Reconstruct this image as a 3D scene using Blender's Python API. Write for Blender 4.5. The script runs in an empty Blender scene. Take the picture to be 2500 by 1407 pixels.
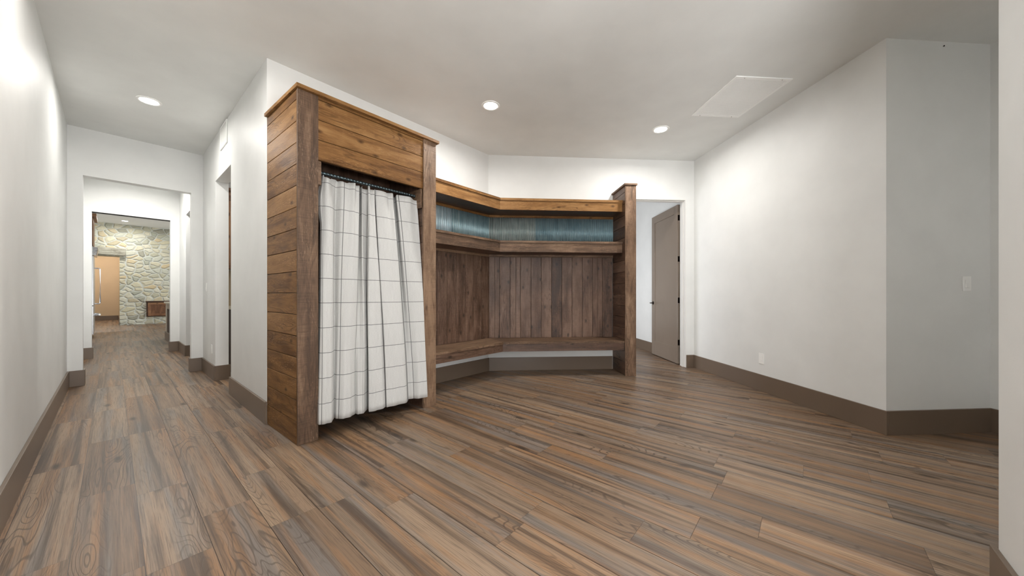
import bpy, math, random
from mathutils import Vector, Matrix
random.seed(7)
S = 2 ** -0.5
C = bpy.context.scene.collection
sc = bpy.context.scene

# ------------------------------------------------------------------ camera, world, exposure, large lights
CAM_H, CEIL = 1.08, 3.048
cam_d = bpy.data.cameras.new('camera'); cam = bpy.data.objects.new('camera', cam_d); C.objects.link(cam)
cam.location = (0, 0, CAM_H); cam.rotation_euler = (math.radians(90), 0, math.radians(-4.33))
cam_d.sensor_width = 36; cam_d.sensor_fit = 'HORIZONTAL'; cam_d.lens = 839.0 / 2500 * 36; cam_d.shift_y = 15.2 / 2500
cam_d.clip_start = 0.02
sc.camera = cam
sc.view_settings.view_transform = 'Standard'; sc.view_settings.look = 'None'
sc.view_settings.gamma = 1; sc.view_settings.use_curve_mapping = False
sc.view_settings.exposure = 0.10
world = bpy.data.worlds.new('daylight'); sc.world = world; world.use_nodes = True
world.node_tree.nodes['Background'].inputs[0].default_value = (0.75, 0.85, 1, 1)
world.node_tree.nodes['Background'].inputs[1].default_value = 0.6


def H(h, w, z=0.0):
    """hall frame (h along the hall, w to its right) -> world"""
    return Vector(((-h + w) * S, (h + w) * S, z))


def area(name, loc, aim, sx, sy, power, col=(1, 1, 1), spread=180):
    d = bpy.data.lights.new(name, 'AREA'); d.shape = 'RECTANGLE'; d.size = sx; d.size_y = sy
    d.energy = power; d.color = col; d.spread = math.radians(spread)
    o = bpy.data.objects.new(name, d); C.objects.link(o); o.location = loc
    o.rotation_euler = Vector(aim).to_track_quat('-Z', 'Y').to_euler()
    return o


# daylight outside the windows (each stands outside its glazed opening; both entry lamps are added fill)
area('fill_entry', H(-3.0, 0.62, 1.5), H(1, 0, 0.0), 1.5, 2.3, 50, (0.97, 0.985, 1))
area('fill_entry_side', H(-1.55, -0.95, 1.4), H(0, 1, 0.0), 1.6, 2.3, 130, (0.97, 0.985, 1))
# added up-facing fill lamps outside the two entry doors to brighten the ceiling
area('ceiling_fill_entry_side', H(-1.55, -1.9, 0.03), H(0, 0.45, 1), 2.6, 2.6, 1250, (1, 0.99, 0.97))
area('ceiling_fill_entry', H(-4.2, 0.62, 0.03), H(0.45, 0, 1), 2.6, 2.6, 720, (1, 0.99, 0.97))
area('daylight_side_room', (0.75, 6.3, 1.3), (1, 0, -0.1), 1.5, 2.1, 48, (0.93, 0.955, 1))
area('daylight_kitchen', H(13.8, 5.3, 1.7), H(0, -1, 0.0), 6.0, 2.4, 240, (0.98, 1, 1))
CAN_POWER = 20

# ------------------------------------------------------------------ materials


class NT:
    def __init__(s, name):
        s.m = bpy.data.materials.new(name); s.m.use_nodes = True
        s.t = s.m.node_tree; s.b = s.t.nodes['Principled BSDF']; s.out = s.t.nodes['Material Output']

    def n(s, typ, ins=None, **kw):
        nd = s.t.nodes.new('ShaderNode' + typ)
        for k, v in kw.items(): setattr(nd, k, v)
        for k, v in (ins or {}).items(): s.set(nd.inputs[k], v)
        return nd

    def set(s, sock, v):
        if hasattr(v, 'node') and hasattr(v, 'is_output'): s.t.links.new(v, sock)
        else: sock.default_value = v

    def math(s, op, a, b=0.0, c=None, clamp=False):
        nd = s.t.nodes.new('ShaderNodeMath'); nd.operation = op; nd.use_clamp = clamp
        s.set(nd.inputs[0], a); s.set(nd.inputs[1], b)
        if c is not None: s.set(nd.inputs[2], c)
        return nd.outputs[0]

    def mix(s, f, a, b, mode='MIX'):
        nd = s.t.nodes.new('ShaderNodeMix'); nd.data_type = 'RGBA'; nd.blend_type = mode
        s.set(nd.inputs[0], f)
        for i, v in ((6, a), (7, b)):
            s.set(nd.inputs[i], v if hasattr(v, 'node') else (v[0], v[1], v[2], 1))
        return nd.outputs[2]

    def ramp(s, f, stops):
        nd = s.t.nodes.new('ShaderNodeValToRGB'); s.set(nd.inputs[0], f)
        e = nd.color_ramp.elements
        while len(e) < len(stops): e.new(0.5)
        for el, (p, c) in zip(e, stops):
            el.position = p; el.color = (c[0], c[1], c[2], 1) if not isinstance(c, (int, float)) else (c, c, c, 1)
        return nd.outputs[0]

    def mapr(s, v, a, b, c=0.0, d=1.0):
        nd = s.n('MapRange', {0: v, 1: a, 2: b, 3: c, 4: d}); return nd.outputs[0]

    def vec(s, x, y, z=0.0):
        nd = s.t.nodes.new('ShaderNodeCombineXYZ')
        for i, v in enumerate((x, y, z)): s.set(nd.inputs[i], v)
        return nd.outputs[0]

    def noise(s, v, scale=1.0, detail=4.0, rough=0.55, dist=0.0):
        nd = s.n('TexNoise', {'Vector': v, 'Scale': scale, 'Detail': detail, 'Roughness': rough, 'Distortion': dist})
        return nd.outputs[0]

    def bump(s, hgt, strength, dist=0.002):
        nd = s.n('Bump', {'Strength': strength, 'Distance': dist, 'Height': hgt})
        s.t.links.new(nd.outputs[0], s.b.inputs['Normal'])

    def fin(s, col, rough, metal=0.0, spec=0.5):
        s.set(s.b.inputs['Base Color'], col if hasattr(col, 'node') else (col[0], col[1], col[2], 1))
        s.set(s.b.inputs['Roughness'], rough); s.set(s.b.inputs['Metallic'], metal)
        s.b.inputs['Specular IOR Level'].default_value = spec
        return s.m


def plain(name, col, rough=0.5, metal=0.0, spec=0.5, bump=0.0, bscale=80):
    t = NT(name)
    g = t.n('NewGeometry').outputs['Position']
    v = t.noise(g, 3.0, 3)
    c = t.mix(t.mapr(v, 0.3, 0.7, 0, 1), [x * 0.965 for x in col], [min(1, x * 1.02) for x in col])
    if bump: t.bump(t.noise(g, bscale, 3), bump, 0.002)
    return t.fin(c, rough, metal, spec)


def grain_inputs(t):
    uv = t.n('UVMap', uv_map='UVMap').outputs[0]
    sp = t.n('SeparateXYZ', {0: uv})
    r = t.n('Attribute', attribute_name='rnd', attribute_type='GEOMETRY').outputs['Fac']
    u = t.math('ADD', sp.outputs[0], t.math('MULTIPLY', r, 41.0))
    v = t.math('ADD', sp.outputs[1], t.math('MULTIPLY', r, 17.0))
    return u, v, r


def wood(name, dark, mid, light, rough=0.42, knots=1.0, saw=1.0, spec=0.5, con=1.0):
    t = NT(name); u, v, r = grain_inputs(t)
    broad = t.noise(t.vec(t.math('MULTIPLY', u, 2.0), t.math('MULTIPLY', v, 13)), 1, 6, 0.62, 0.6)
    blot = t.noise(t.vec(t.math('MULTIPLY', u, 3.0), t.math('MULTIPLY', v, 6)), 1, 3, 0.6, 0.2)
    fib = t.noise(t.vec(t.math('MULTIPLY', u, 9), t.math('MULTIPLY', v, 210)), 1, 3, 0.6)
    cont = t.noise(t.vec(t.math('MULTIPLY', u, 1.1), t.math('MULTIPLY', v, 7)), 1, 2, 0.5, 0.3)
    ring = t.math('SINE', t.math('MULTIPLY', cont, 105.0))
    ring = t.mapr(ring, 0.45, 1.0)
    rmask = t.mapr(t.noise(t.vec(t.math('MULTIPLY', u, 0.9), t.math('MULTIPLY', v, 5), 3.1), 1, 2), 0.46, 0.62)
    ring = t.math('MULTIPLY', ring, rmask)
    vo = t.n('TexVoronoi', {'Vector': t.vec(t.math('MULTIPLY', u, 3.2), t.math('MULTIPLY', v, 6.0)), 'Scale': 1.0, 'Randomness': 1.0}, voronoi_dimensions='2D')
    wob = t.math('MULTIPLY', t.noise(t.vec(t.math('MULTIPLY', u, 40), t.math('MULTIPLY', v, 40)), 1, 2), 0.06)
    kd = t.math('ADD', vo.outputs['Distance'], wob)
    ksel = t.n('SeparateColor', {0: vo.outputs['Color']}).outputs[0]
    ks = t.math('MULTIPLY', t.mapr(kd, 0.15, 0.06), t.math('GREATER_THAN', ksel, 0.50))
    ks = t.math('MULTIPLY', ks, knots)
    sw = t.noise(t.vec(t.math('MULTIPLY', u, 210), t.math('MULTIPLY', v, 5)), 1, 2, 0.5)
    f = t.math('ADD', t.math('MULTIPLY', broad, 0.62), t.math('MULTIPLY', blot, 0.30))
    f = t.math('ADD', f, t.math('MULTIPLY', t.math('SUBTRACT', r, 0.5), 0.20))
    f = t.math('ADD', f, t.math('MULTIPLY', t.math('SUBTRACT', fib, 0.5), 0.30))
    f = t.math('ADD', f, t.math('MULTIPLY', t.math('SUBTRACT', sw, 0.5), 0.20 * saw))
    fl_ = t.noise(t.vec(t.math('MULTIPLY', u, 26), t.math('MULTIPLY', v, 120), 5.0), 1, 3, 0.65)
    fz = t.noise(t.vec(t.math('MULTIPLY', u, 2.0), t.math('MULTIPLY', v, 9), 9.0), 1, 2)
    fleck = t.math('MULTIPLY', t.mapr(fl_, 0.545, 0.635), t.mapr(fz, 0.46, 0.60))
    col = t.ramp(f, [(0.465 - 0.135 / con, dark), (0.465, mid), (0.465 + 0.135 / con, light)])
    col = t.mix(t.math('MULTIPLY', fleck, 0.32), col, [min(1, x * 1.75) for x in light])  # pale grain flecks that also paint in glossy highlights of the grain
    col = t.mix(t.math('MULTIPLY', t.mapr(sw, 0.56, 0.68), 0.30 * saw), col, [x * 0.6 for x in dark])
    col = t.mix(t.math('MULTIPLY', ring, 0.45), col, [x * 0.45 for x in dark])
    col = t.mix(t.math('MULTIPLY', ks, 0.85), col, [x * 0.35 for x in dark])
    hgt = t.math('ADD', t.math('MULTIPLY', sw, 0.55 * saw), t.math('ADD', t.math('MULTIPLY', fib, 0.4), t.math('MULTIPLY', broad, 0.5)))
    hgt = t.math('SUBTRACT', hgt, t.math('MULTIPLY', ring, 0.35))
    hgt = t.math('ADD', hgt, t.math('MULTIPLY', fleck, 0.4))
    t.bump(hgt, 0.8, 0.003)
    rg = t.math('ADD', rough - 0.06, t.math('MULTIPLY', blot, 0.14))
    return t.fin(col, rg, 0, spec)


def floor_mat():
    t = NT('floor_planks'); u, v, r = grain_inputs(t)
    wn = t.n('TexWhiteNoise', {'W': t.math('MULTIPLY', r, 97.3)}, noise_dimensions='1D')
    r2 = wn.outputs['Value']
    streak = t.noise(t.vec(t.math('MULTIPLY', u, 0.42), t.math('MULTIPLY', v, 17)), 1, 6, 0.62, 0.35)
    hue = t.noise(t.vec(t.math('MULTIPLY', u, 0.55), t.math('MULTIPLY', v, 12), 7.7), 1, 4, 0.58, 0.3)
    cool = t.noise(t.vec(t.math('MULTIPLY', u, 0.5), t.math('MULTIPLY', v, 10), 21.0), 1, 4, 0.58, 0.2)
    fib = t.noise(t.vec(t.math('MULTIPLY', u, 5), t.math('MULTIPLY', v, 230)), 1, 3, 0.6)
    cont = t.noise(t.vec(t.math('MULTIPLY', u, 0.8), t.math('MULTIPLY', v, 5.2), 2.2), 1, 2, 0.45, 0.35)
    ring = t.mapr(t.math('SINE', t.math('MULTIPLY', cont, 210.0)), 0.62, 0.98)
    rmask = t.mapr(t.noise(t.vec(t.math('MULTIPLY', u, 0.7), t.math('MULTIPLY', v, 5), 12.0), 1, 2), 0.47, 0.60)
    ring = t.math('MULTIPLY', ring, rmask)
    saw = t.noise(t.vec(t.math('MULTIPLY', u, 150), t.math('MULTIPLY', v, 14)), 1, 2)
    base = t.ramp(r2, [(0.0, (0.178, 0.113, 0.070)), (0.35, (0.228, 0.152, 0.098)), (0.7, (0.295, 0.206, 0.138)), (1.0, (0.198, 0.140, 0.096))])
    col = t.mix(t.mapr(hue, 0.48, 0.60, 0, 0.60), base, (0.300, 0.150, 0.062))
    col = t.mix(t.mapr(cool, 0.50, 0.62, 0, 0.58), col, (0.150, 0.152, 0.152))
    d = t.mapr(streak, 0.52, 0.37, 0, 0.82)
    col = t.mix(d, col, (0.058, 0.036, 0.023))
    col = t.mix(t.mapr(streak, 0.57, 0.70, 0, 0.55), col, (0.388, 0.270, 0.172))
    col = t.mix(t.mapr(fib, 0.50, 0.36, 0, 0.55), col, (0.073, 0.048, 0.032))
    col = t.mix(t.math('MULTIPLY', ring, 0.62), col, (0.058, 0.039, 0.027))
    vo = t.n('TexVoronoi', {'Vector': t.vec(t.math('MULTIPLY', u, 1.3), t.math('MULTIPLY', v, 4.0)), 'Scale': 1.0}, voronoi_dimensions='2D')
    ksel = t.n('SeparateColor', {0: vo.outputs['Color']}).outputs[0]
    kn = t.math('MULTIPLY', t.mapr(vo.outputs['Distance'], 0.11, 0.03), t.math('GREATER_THAN', ksel, 0.72))
    col = t.mix(t.math('MULTIPLY', kn, 0.8), col, (0.029, 0.020, 0.014))
    hgt = t.math('ADD', t.math('MULTIPLY', fib, 0.6), t.math('MULTIPLY', saw, 0.25))
    t.bump(t.math('SUBTRACT', hgt, t.math('MULTIPLY', ring, 0.5)), 0.28, 0.0015)
    return t.fin(col, t.math('ADD', 0.34, t.math('MULTIPLY', streak, 0.14)), 0, 0.36)


def stone_mat():
    t = NT('stacked_stone')
    uv = t.n('UVMap', uv_map='UVMap').outputs[0]
    sp = t.n('SeparateXYZ', {0: uv})
    wob = t.noise(uv, 2.3, 2)
    x = t.math('MULTIPLY', t.math('ADD', sp.outputs[0], t.math('MULTIPLY', wob, 0.25)), 4.5)
    y = t.math('MULTIPLY', t.math('ADD', sp.outputs[1], t.math('MULTIPLY', wob, 0.20)), 6.6)
    vv = t.vec(x, y)
    a = t.n('TexVoronoi', {'Vector': vv, 'Scale': 1.0, 'Randomness': 0.85}, voronoi_dimensions='2D')
    e = t.n('TexVoronoi', {'Vector': vv, 'Scale': 1.0, 'Randomness': 0.85}, feature='DISTANCE_TO_EDGE', voronoi_dimensions='2D')
    rr = t.n('SeparateColor', {0: a.outputs['Color']}).outputs[0]
    col = t.ramp(rr, [(0.0, (0.40, 0.41, 0.33)), (0.25, (0.60, 0.55, 0.38)), (0.5, (0.66, 0.63, 0.50)), (0.72, (0.50, 0.52, 0.44)), (0.86, (0.62, 0.50, 0.30)), (0.95, (0.34, 0.33, 0.26))])
    n = t.noise(uv, 18, 4)
    col = t.mix(t.mapr(n, 0.35, 0.7, 0, 0.35), col, (0.42, 0.44, 0.38))
    m = t.mapr(e.outputs['Distance'], 0.09, 0.03)
    col = t.mix(m, col, (0.58, 0.60, 0.55))
    hgt = t.math('ADD', t.mapr(e.outputs['Distance'], 0.02, 0.22), t.math('MULTIPLY', n, 0.35))
    t.bump(hgt, 0.8, 0.03)
    return t.fin(col, 0.85, 0, 0.3)


def galv(name, a, b, hi):
    t = NT(name)
    uv = t.n('UVMap', uv_map='UVMap').outputs[0]; sp = t.n('SeparateXYZ', {0: uv})
    st = t.noise(t.vec(t.math('MULTIPLY', sp.outputs[0], 75), t.math('MULTIPLY', sp.outputs[1], 1.6)), 1, 5, 0.7)  # streaks along the ribs: oxidation tone plus painted rib highlight and shade
    bl = t.noise(t.vec(t.math('MULTIPLY', sp.outputs[0], 9), t.math('MULTIPLY', sp.outputs[1], 6)), 1, 4, 0.65)
    col = t.mix(t.mapr(bl, 0.35, 0.65), a, b)
    col = t.mix(t.mapr(st, 0.53, 0.66, 0, 0.85), col, hi)
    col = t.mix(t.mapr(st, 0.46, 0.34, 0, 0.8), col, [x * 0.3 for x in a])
    spk = t.noise(uv, 260, 2)
    col = t.mix(t.mapr(spk, 0.52, 0.66, 0, 0.5), col, hi)
    t.bump(bl, 0.2, 0.001)
    return t.fin(col, t.math('ADD', 0.30, t.math('MULTIPLY', bl, 0.2)), 0.45)


def curtain_mat():
    t = NT('windowpane_linen')
    uv = t.n('UVMap', uv_map='UVMap').outputs[0]; sp = t.n('SeparateXYZ', {0: uv})
    fu = t.math('ABSOLUTE', t.math('SUBTRACT', t.math('FRACT', t.math('ADD', sp.outputs[0], 0.5)), 0.5))
    k = t.math('DIVIDE', t.math('SUBTRACT', sp.outputs[1], 0.270), 0.185)
    fv = t.math('ABSOLUTE', t.math('SUBTRACT', t.math('FRACT', t.math('ADD', k, 0.5)), 0.5))
    lu = t.mapr(fu, 0.020, 0.011); lv = t.mapr(fv, 0.0155, 0.0085)
    line = t.math('MAXIMUM', lu, lv)
    n1 = t.noise(t.vec(t.math('MULTIPLY', sp.outputs[0], 14), t.math('MULTIPLY', sp.outputs[1], 420)), 1, 3)
    n2 = t.noise(t.vec(t.math('MULTIPLY', sp.outputs[0], 90), t.math('MULTIPLY', sp.outputs[1], 9)), 1, 3)
    w = t.math('ADD', t.math('MULTIPLY', n1, 0.5), t.math('MULTIPLY', n2, 0.5))
    col = t.mix(t.mapr(w, 0.35, 0.65), (0.50, 0.496, 0.482), (0.625, 0.620, 0.604))
    col = t.mix(t.math('MULTIPLY', line, 0.85), col, (0.075, 0.075, 0.075))
    t.bump(w, 0.25, 0.001)
    t.b.inputs['Sheen Weight'].default_value = 0.15
    return t.fin(col, 0.85, 0, 0.2)


def emis(name, col, st):
    t = NT(name); t.b.inputs['Emission Color'].default_value = (*col, 1); t.b.inputs['Emission Strength'].default_value = st
    return t.fin((0.8, 0.8, 0.8), 0.4)


def pane_mat():
    t = NT('window_glass'); t.t.nodes.remove(t.b)
    a = t.n('BsdfTransparent'); b = t.n('BsdfGlossy', {'Roughness': 0.02})
    mx = t.n('MixShader', {0: 0.08, 1: a.outputs[0], 2: b.outputs[0]}); t.t.links.new(mx.outputs[0], t.out.inputs[0])
    return t.m


M = dict(
    wall=plain('wall_paint', (0.795, 0.80, 0.785), 0.5, 0, 0.38, 0.10, 70),
    ceil=plain('ceiling_paint', (0.80, 0.807, 0.788), 0.6, 0, 0.35, 0.08, 60),
    base=plain('baseboard_paint', (0.165, 0.120, 0.086), 0.33, 0, 0.5),
    white=plain('white_plastic', (0.92, 0.92, 0.90), 0.35),
    trimw=plain('white_trim_paint', (0.78, 0.77, 0.74), 0.35),
    slot=plain('dark_slot', (0.03, 0.03, 0.03), 0.7),
    tan=plain('tan_wall_paint', (0.60, 0.475, 0.32), 0.6),
    door=plain('taupe_door_paint', (0.245, 0.195, 0.155), 0.28, 0, 0.6),
    bronze=plain('dark_bronze', (0.028, 0.020, 0.016), 0.35, 0.8),
    rod=plain('grey_steel_bar', (0.10, 0.135, 0.15), 0.35, 0.85),
    steel=plain('brushed_steel', (0.55, 0.55, 0.56), 0.25, 0.95),
    chrome=plain('polished_steel', (0.85, 0.86, 0.88), 0.18, 0.9),
    dark=plain('dark_cabinet_paint', (0.075, 0.055, 0.045), 0.4),
    cream=plain('cream_cabinet_paint', (0.60, 0.55, 0.44), 0.4),
    counter=plain('pale_stone_counter', (0.62, 0.57, 0.46), 0.3),
    nail=plain('black_iron', (0.01, 0.01, 0.01), 0.5),
    floor=floor_mat(), stone=stone_mat(), cloth=curtain_mat(), glass=pane_mat(),
    lens=emis('lamp_lens', (1, 0.97, 0.92), 30),
    cedar=wood('stained_cedar', (0.110, 0.048, 0.015), (0.228, 0.112, 0.038), (0.345, 0.188, 0.076), 0.46, 0.9, 0.4, 0.16, 0.85),
    rough=wood('rough_sawn_cedar', (0.075, 0.042, 0.024), (0.160, 0.093, 0.054), (0.270, 0.172, 0.108), 0.50, 0.5, 1.2, 0.35),
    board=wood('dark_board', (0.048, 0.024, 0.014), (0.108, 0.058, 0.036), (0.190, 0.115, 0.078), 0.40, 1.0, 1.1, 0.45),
    kwood=wood('knotty_alder', (0.11, 0.045, 0.018), (0.21, 0.095, 0.042), (0.31, 0.16, 0.075), 0.38, 1.0, 0.2),
    beam=wood('weathered_beam', (0.17, 0.155, 0.115), (0.33, 0.315, 0.25), (0.47, 0.455, 0.38), 0.75, 0.6, 0.6),
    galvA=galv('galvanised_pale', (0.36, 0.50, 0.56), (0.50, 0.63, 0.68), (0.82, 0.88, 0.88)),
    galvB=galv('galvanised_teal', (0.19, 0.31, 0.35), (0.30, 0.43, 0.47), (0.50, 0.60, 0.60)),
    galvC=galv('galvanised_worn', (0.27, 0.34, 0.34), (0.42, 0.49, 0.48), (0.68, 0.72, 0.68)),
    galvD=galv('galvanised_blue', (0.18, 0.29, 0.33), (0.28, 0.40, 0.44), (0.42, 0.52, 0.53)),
)

# ------------------------------------------------------------------ mesh helpers
FX = (Vector((1, 0, 0)), Vector((0, 1, 0)), Vector((0, 0, 1)))           # room frame (x, y, z)
FH = (Vector((-S, S, 0)), Vector((S, S, 0)), Vector((0, 0, 1)))          # hall frame (h, w, z)


class MB:
    def __init__(s):
        s.v = []; s.f = []; s.uv = []; s.r = []; s.mi = []; s.sm = []

    def face(s, pts, uvs=None, r=0.5, mi=0, smooth=False):
        i = len(s.v); s.v += [tuple(p) for p in pts]; s.f.append(tuple(range(i, i + len(pts))))
        s.uv += [tuple(u) for u in (uvs or [(0, 0)] * len(pts))]; s.r.append(r); s.mi.append(mi); s.sm.append(smooth)

    def box(s, fr, a, b, c, g=0, r=None, mi=0, rot=None):
        """box in frame fr, extents a, b, c; g = axis of the grain"""
        if r is None: r = random.random()
        ex = (sorted(a), sorted(b), sorted(c)); base = len(s.v)
        o1, o2 = [i for i in range(3) if i != g]
        def P(i, j, k):
            p = fr[0] * ex[0][i] + fr[1] * ex[1][j] + fr[2] * ex[2][k]
            return rot @ p if rot else p
        for i in (0, 1):
            for j in (0, 1):
                for k in (0, 1): s.v.append(tuple(P(i, j, k)))
        det = fr[0].cross(fr[1]).dot(fr[2])
        quads = [((0, 1, 3, 2), 0), ((4, 6, 7, 5), 0), ((0, 4, 5, 1), 1), ((2, 3, 7, 6), 1), ((0, 2, 6, 4), 2), ((1, 5, 7, 3), 2)]
        for q, ax in quads:
            if det < 0: q = q[::-1]
            s.f.append(tuple(base + n for n in q)); s.r.append(r); s.mi.append(mi); s.sm.append(False)
            for n in q:
                co = (ex[0][n >> 2 & 1], ex[1][n >> 1 & 1], ex[2][n & 1])
                if ax == g: s.uv.append((co[o1], co[o2]))
                else:
                    o = o2 if ax == o1 else o1
                    s.uv.append((co[g], co[o] + 0.37 * ax))
        return s

    def prism(s, poly, z0, z1, d=(1, 0), r=None, mi=0):
        """vertical prism over a plan polygon, grain along plan direction d"""
        if r is None: r = random.random()
        ar = sum(poly[i][0] * poly[(i + 1) % len(poly)][1] - poly[(i + 1) % len(poly)][0] * poly[i][1] for i in range(len(poly)))
        if ar < 0: poly = poly[::-1]
        n = (-d[1], d[0])
        U = lambda p: p[0] * d[0] + p[1] * d[1]
        V = lambda p: p[0] * n[0] + p[1] * n[1]
        s.face([(p[0], p[1], z1) for p in poly], [(U(p), V(p)) for p in poly], r, mi)
        s.face([(p[0], p[1], z0) for p in poly[::-1]], [(U(p), V(p)) for p in poly[::-1]], r, mi)
        for i in range(len(poly)):
            p, q = poly[i], poly[(i + 1) % len(poly)]
            fu = U if abs(U(p) - U(q)) > abs(V(p) - V(q)) else V
            s.face([(p[0], p[1], z0), (q[0], q[1], z0), (q[0], q[1], z1), (p[0], p[1], z1)],
                   [(fu(p), z0), (fu(q), z0), (fu(q), z1), (fu(p), z1)], r, mi)
        return s

    def tube(s, pts, rad, n=12, mi=0, cap=True):
        pts = [Vector(p) for p in pts]; rings = []
        for i, p in enumerate(pts):
            t = (pts[min(i + 1, len(pts) - 1)] - pts[max(i - 1, 0)]).normalized()
            a = t.cross(Vector((0, 0, 1)))
            if a.length < 1e-4: a = t.cross(Vector((1, 0, 0)))
            a.normalize(); b = a.cross(t)
            rr = rad(i) if callable(rad) else rad
            rings.append([p + (a * math.cos(2 * math.pi * k / n) + b * math.sin(2 * math.pi * k / n)) * (rr if not isinstance(rr, tuple) else rr[k]) for k in range(n)])
        base = len(s.v)
        for rg in rings: s.v += [tuple(q) for q in rg]
        for i in range(len(rings) - 1):
            for k in range(n):
                k2 = (k + 1) % n
                s.f.append((base + i * n + k, base + i * n + k2, base + (i + 1) * n + k2, base + (i + 1) * n + k))
                s.uv += [(i * .01, k / n)] * 4; s.r.append(.5); s.mi.append(mi); s.sm.append(True)
        if cap:
            for i, rev in ((0, True), (len(rings) - 1, False)):
                q = [base + i * n + k for k in range(n)]
                s.f.append(tuple(q[::-1] if rev else q)); s.uv += [(0, 0)] * n; s.r.append(.5); s.mi.append(mi); s.sm.append(False)
        return s

    def lathe(s, c, prof, n=40, mi=0, smooth=True):
        """profile (radius, z) turned about the vertical through c"""
        base = len(s.v)
        for (r, z) in prof:
            for k in range(n):
                a = 2 * math.pi * k / n; s.v.append((c[0] + r * math.cos(a), c[1] + r * math.sin(a), c[2] + z))
        for i in range(len(prof) - 1):
            for k in range(n):
                k2 = (k + 1) % n
                s.f.append((base + i * n + k, base + i * n + k2, base + (i + 1) * n + k2, base + (i + 1) * n + k))
                s.uv += [(0, 0)] * 4; s.r.append(.5); s.mi.append(mi); s.sm.append(smooth)
        return s

    def build(s, name, mat, parent=None, bevel=0.0, origin=None):
        if origin is None:
            if parent: origin = Vector(parent.location)
            else:
                xs = [v[0] for v in s.v]; ys = [v[1] for v in s.v]; zs = [v[2] for v in s.v]
                origin = Vector(((min(xs) + max(xs)) / 2, (min(ys) + max(ys)) / 2, min(zs)))
        me = bpy.data.meshes.new(name)
        me.from_pydata([tuple(Vector(v) - origin) for v in s.v], [], s.f)
        ul = me.uv_layers.new(name='UVMap')
        for i, u in enumerate(s.uv): ul.data[i].uv = u
        at = me.attributes.new('rnd', 'FLOAT', 'FACE')
        for i, r in enumerate(s.r): at.data[i].value = r
        for p, mi, sm in zip(me.polygons, s.mi, s.sm): p.material_index = mi; p.use_smooth = sm
        for m in (mat if isinstance(mat, (list, tuple)) else [mat]): me.materials.append(m)
        o = bpy.data.objects.new(name, me); C.objects.link(o)
        if parent: o.parent = parent
        else: o.location = origin
        if bevel:
            b = o.modifiers.new('edges', 'BEVEL'); b.width = bevel; b.segments = 2; b.limit_method = 'ANGLE'
        return o


def tag(o, label=None, cat=None, group=None, kind=None):
    if label: o['label'] = label
    if cat: o['category'] = cat
    if group: o['group'] = group
    if kind: o['kind'] = kind
    return o


def thing(name, loc, label, cat, group=None):
    o = bpy.data.objects.new(name, None); o.empty_display_size = 0.1; C.objects.link(o); o.location = loc
    return tag(o, label, cat, group)


def struct(mb, name, mat, label, cat, bevel=0.0):
    return tag(mb.build(name, mat, None, bevel), label, cat, None, 'structure')


def wall_boxes(mb, fr, axis, run, face, thick, z1=CEIL, openings=()):
    """wall along frame axis `axis` (0 or 1) with its seen face at `face`; openings = (from, to, head)"""
    def put(a, b, c0, c1):
        if b - a < 1e-4: return
        e = [None, None]; e[axis] = (a, b); e[1 - axis] = (face, face + thick)
        mb.box(fr, e[0], e[1], (c0, c1), axis)
    cur = run[0]
    for (a, b, hd) in sorted(openings):
        put(cur, a, 0, z1); put(a, b, hd, z1); cur = b
    put(cur, run[1], 0, z1)
    return mb


# ------------------------------------------------------------------ the setting
K_CEIL = 3.53
HEAD = 2.48
# floor: planks in one mesh, running along the hall
fl = MB(); PW = 0.197
fixed = {-1: [2.0, 2.91, 3.92], 0: [2.9 + 1.04, 2.72], 2: [2.53, 3.52], 1: [3.52, 4.6], 10: [-0.376, 0.386]}
for k in range(-19, 44):
    w0 = 0.085 + PW * k; w1 = w0 + PW
    hmax = 22.4 if w0 < 5.2 else 9.3
    hmin = 9.2 if w0 < -0.6 else -4.0
    js = [hmin]; x = hmin + random.uniform(0.2, 1.2)
    while x < hmax: js.append(x); x += random.choice((1.22, 1.22, 1.22, 1.0, 0.76))
    if k in fixed:
        js = [j for j in js if j < min(fixed[k]) - 0.5 or j > max(fixed[k]) + 0.5] + fixed[k]; js.sort()
    js.append(hmax)
    for a, b in zip(js, js[1:]):
        r = random.random(); g, e = 0.0010, 0.0006
        q = [(a + e, w0 + g), (b - e, w0 + g), (b - e, w1 - g), (a + e, w1 - g)]
        fl.face([H(p[0], p[1], 0) for p in q][::-1], [(p[0], p[1] - w0) for p in q][::-1], r)
q = [(-4, -3.7), (22.4, -3.7), (22.4, 8.8), (-4, 8.8)]
fl.face([H(p[0], p[1], -0.003) for p in q][::-1], None, .5, 1)
fl.box(FH, (-4, 22.4), (-3.7, 8.8), (-0.1, -0.006), 0, .5, 1)
struct(fl, 'floor', [M['floor'], M['dark']], 'wood-look plank floor running down the hall and across the room', 'floor')

cb = MB().box(FH, (-4, 9.16), (-0.55, 8.8), (CEIL, CEIL + 0.12))
struct(cb, 'ceiling', M['ceil'], 'smooth off-white ceiling over the hall and mudroom', 'ceiling')
cb = MB().box(FH, (9.16, 22.6), (-1.2, 5.2), (K_CEIL, K_CEIL + 0.12))
struct(cb, 'ceiling_kitchen', M['ceil'], 'higher white ceiling of the far kitchen', 'ceiling')

W = M['wall']
def wall(name, label, *args, mat=None, **kw):
    return struct(wall_boxes(MB(), *args, **kw), name, mat or W, label, 'wall')

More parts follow.
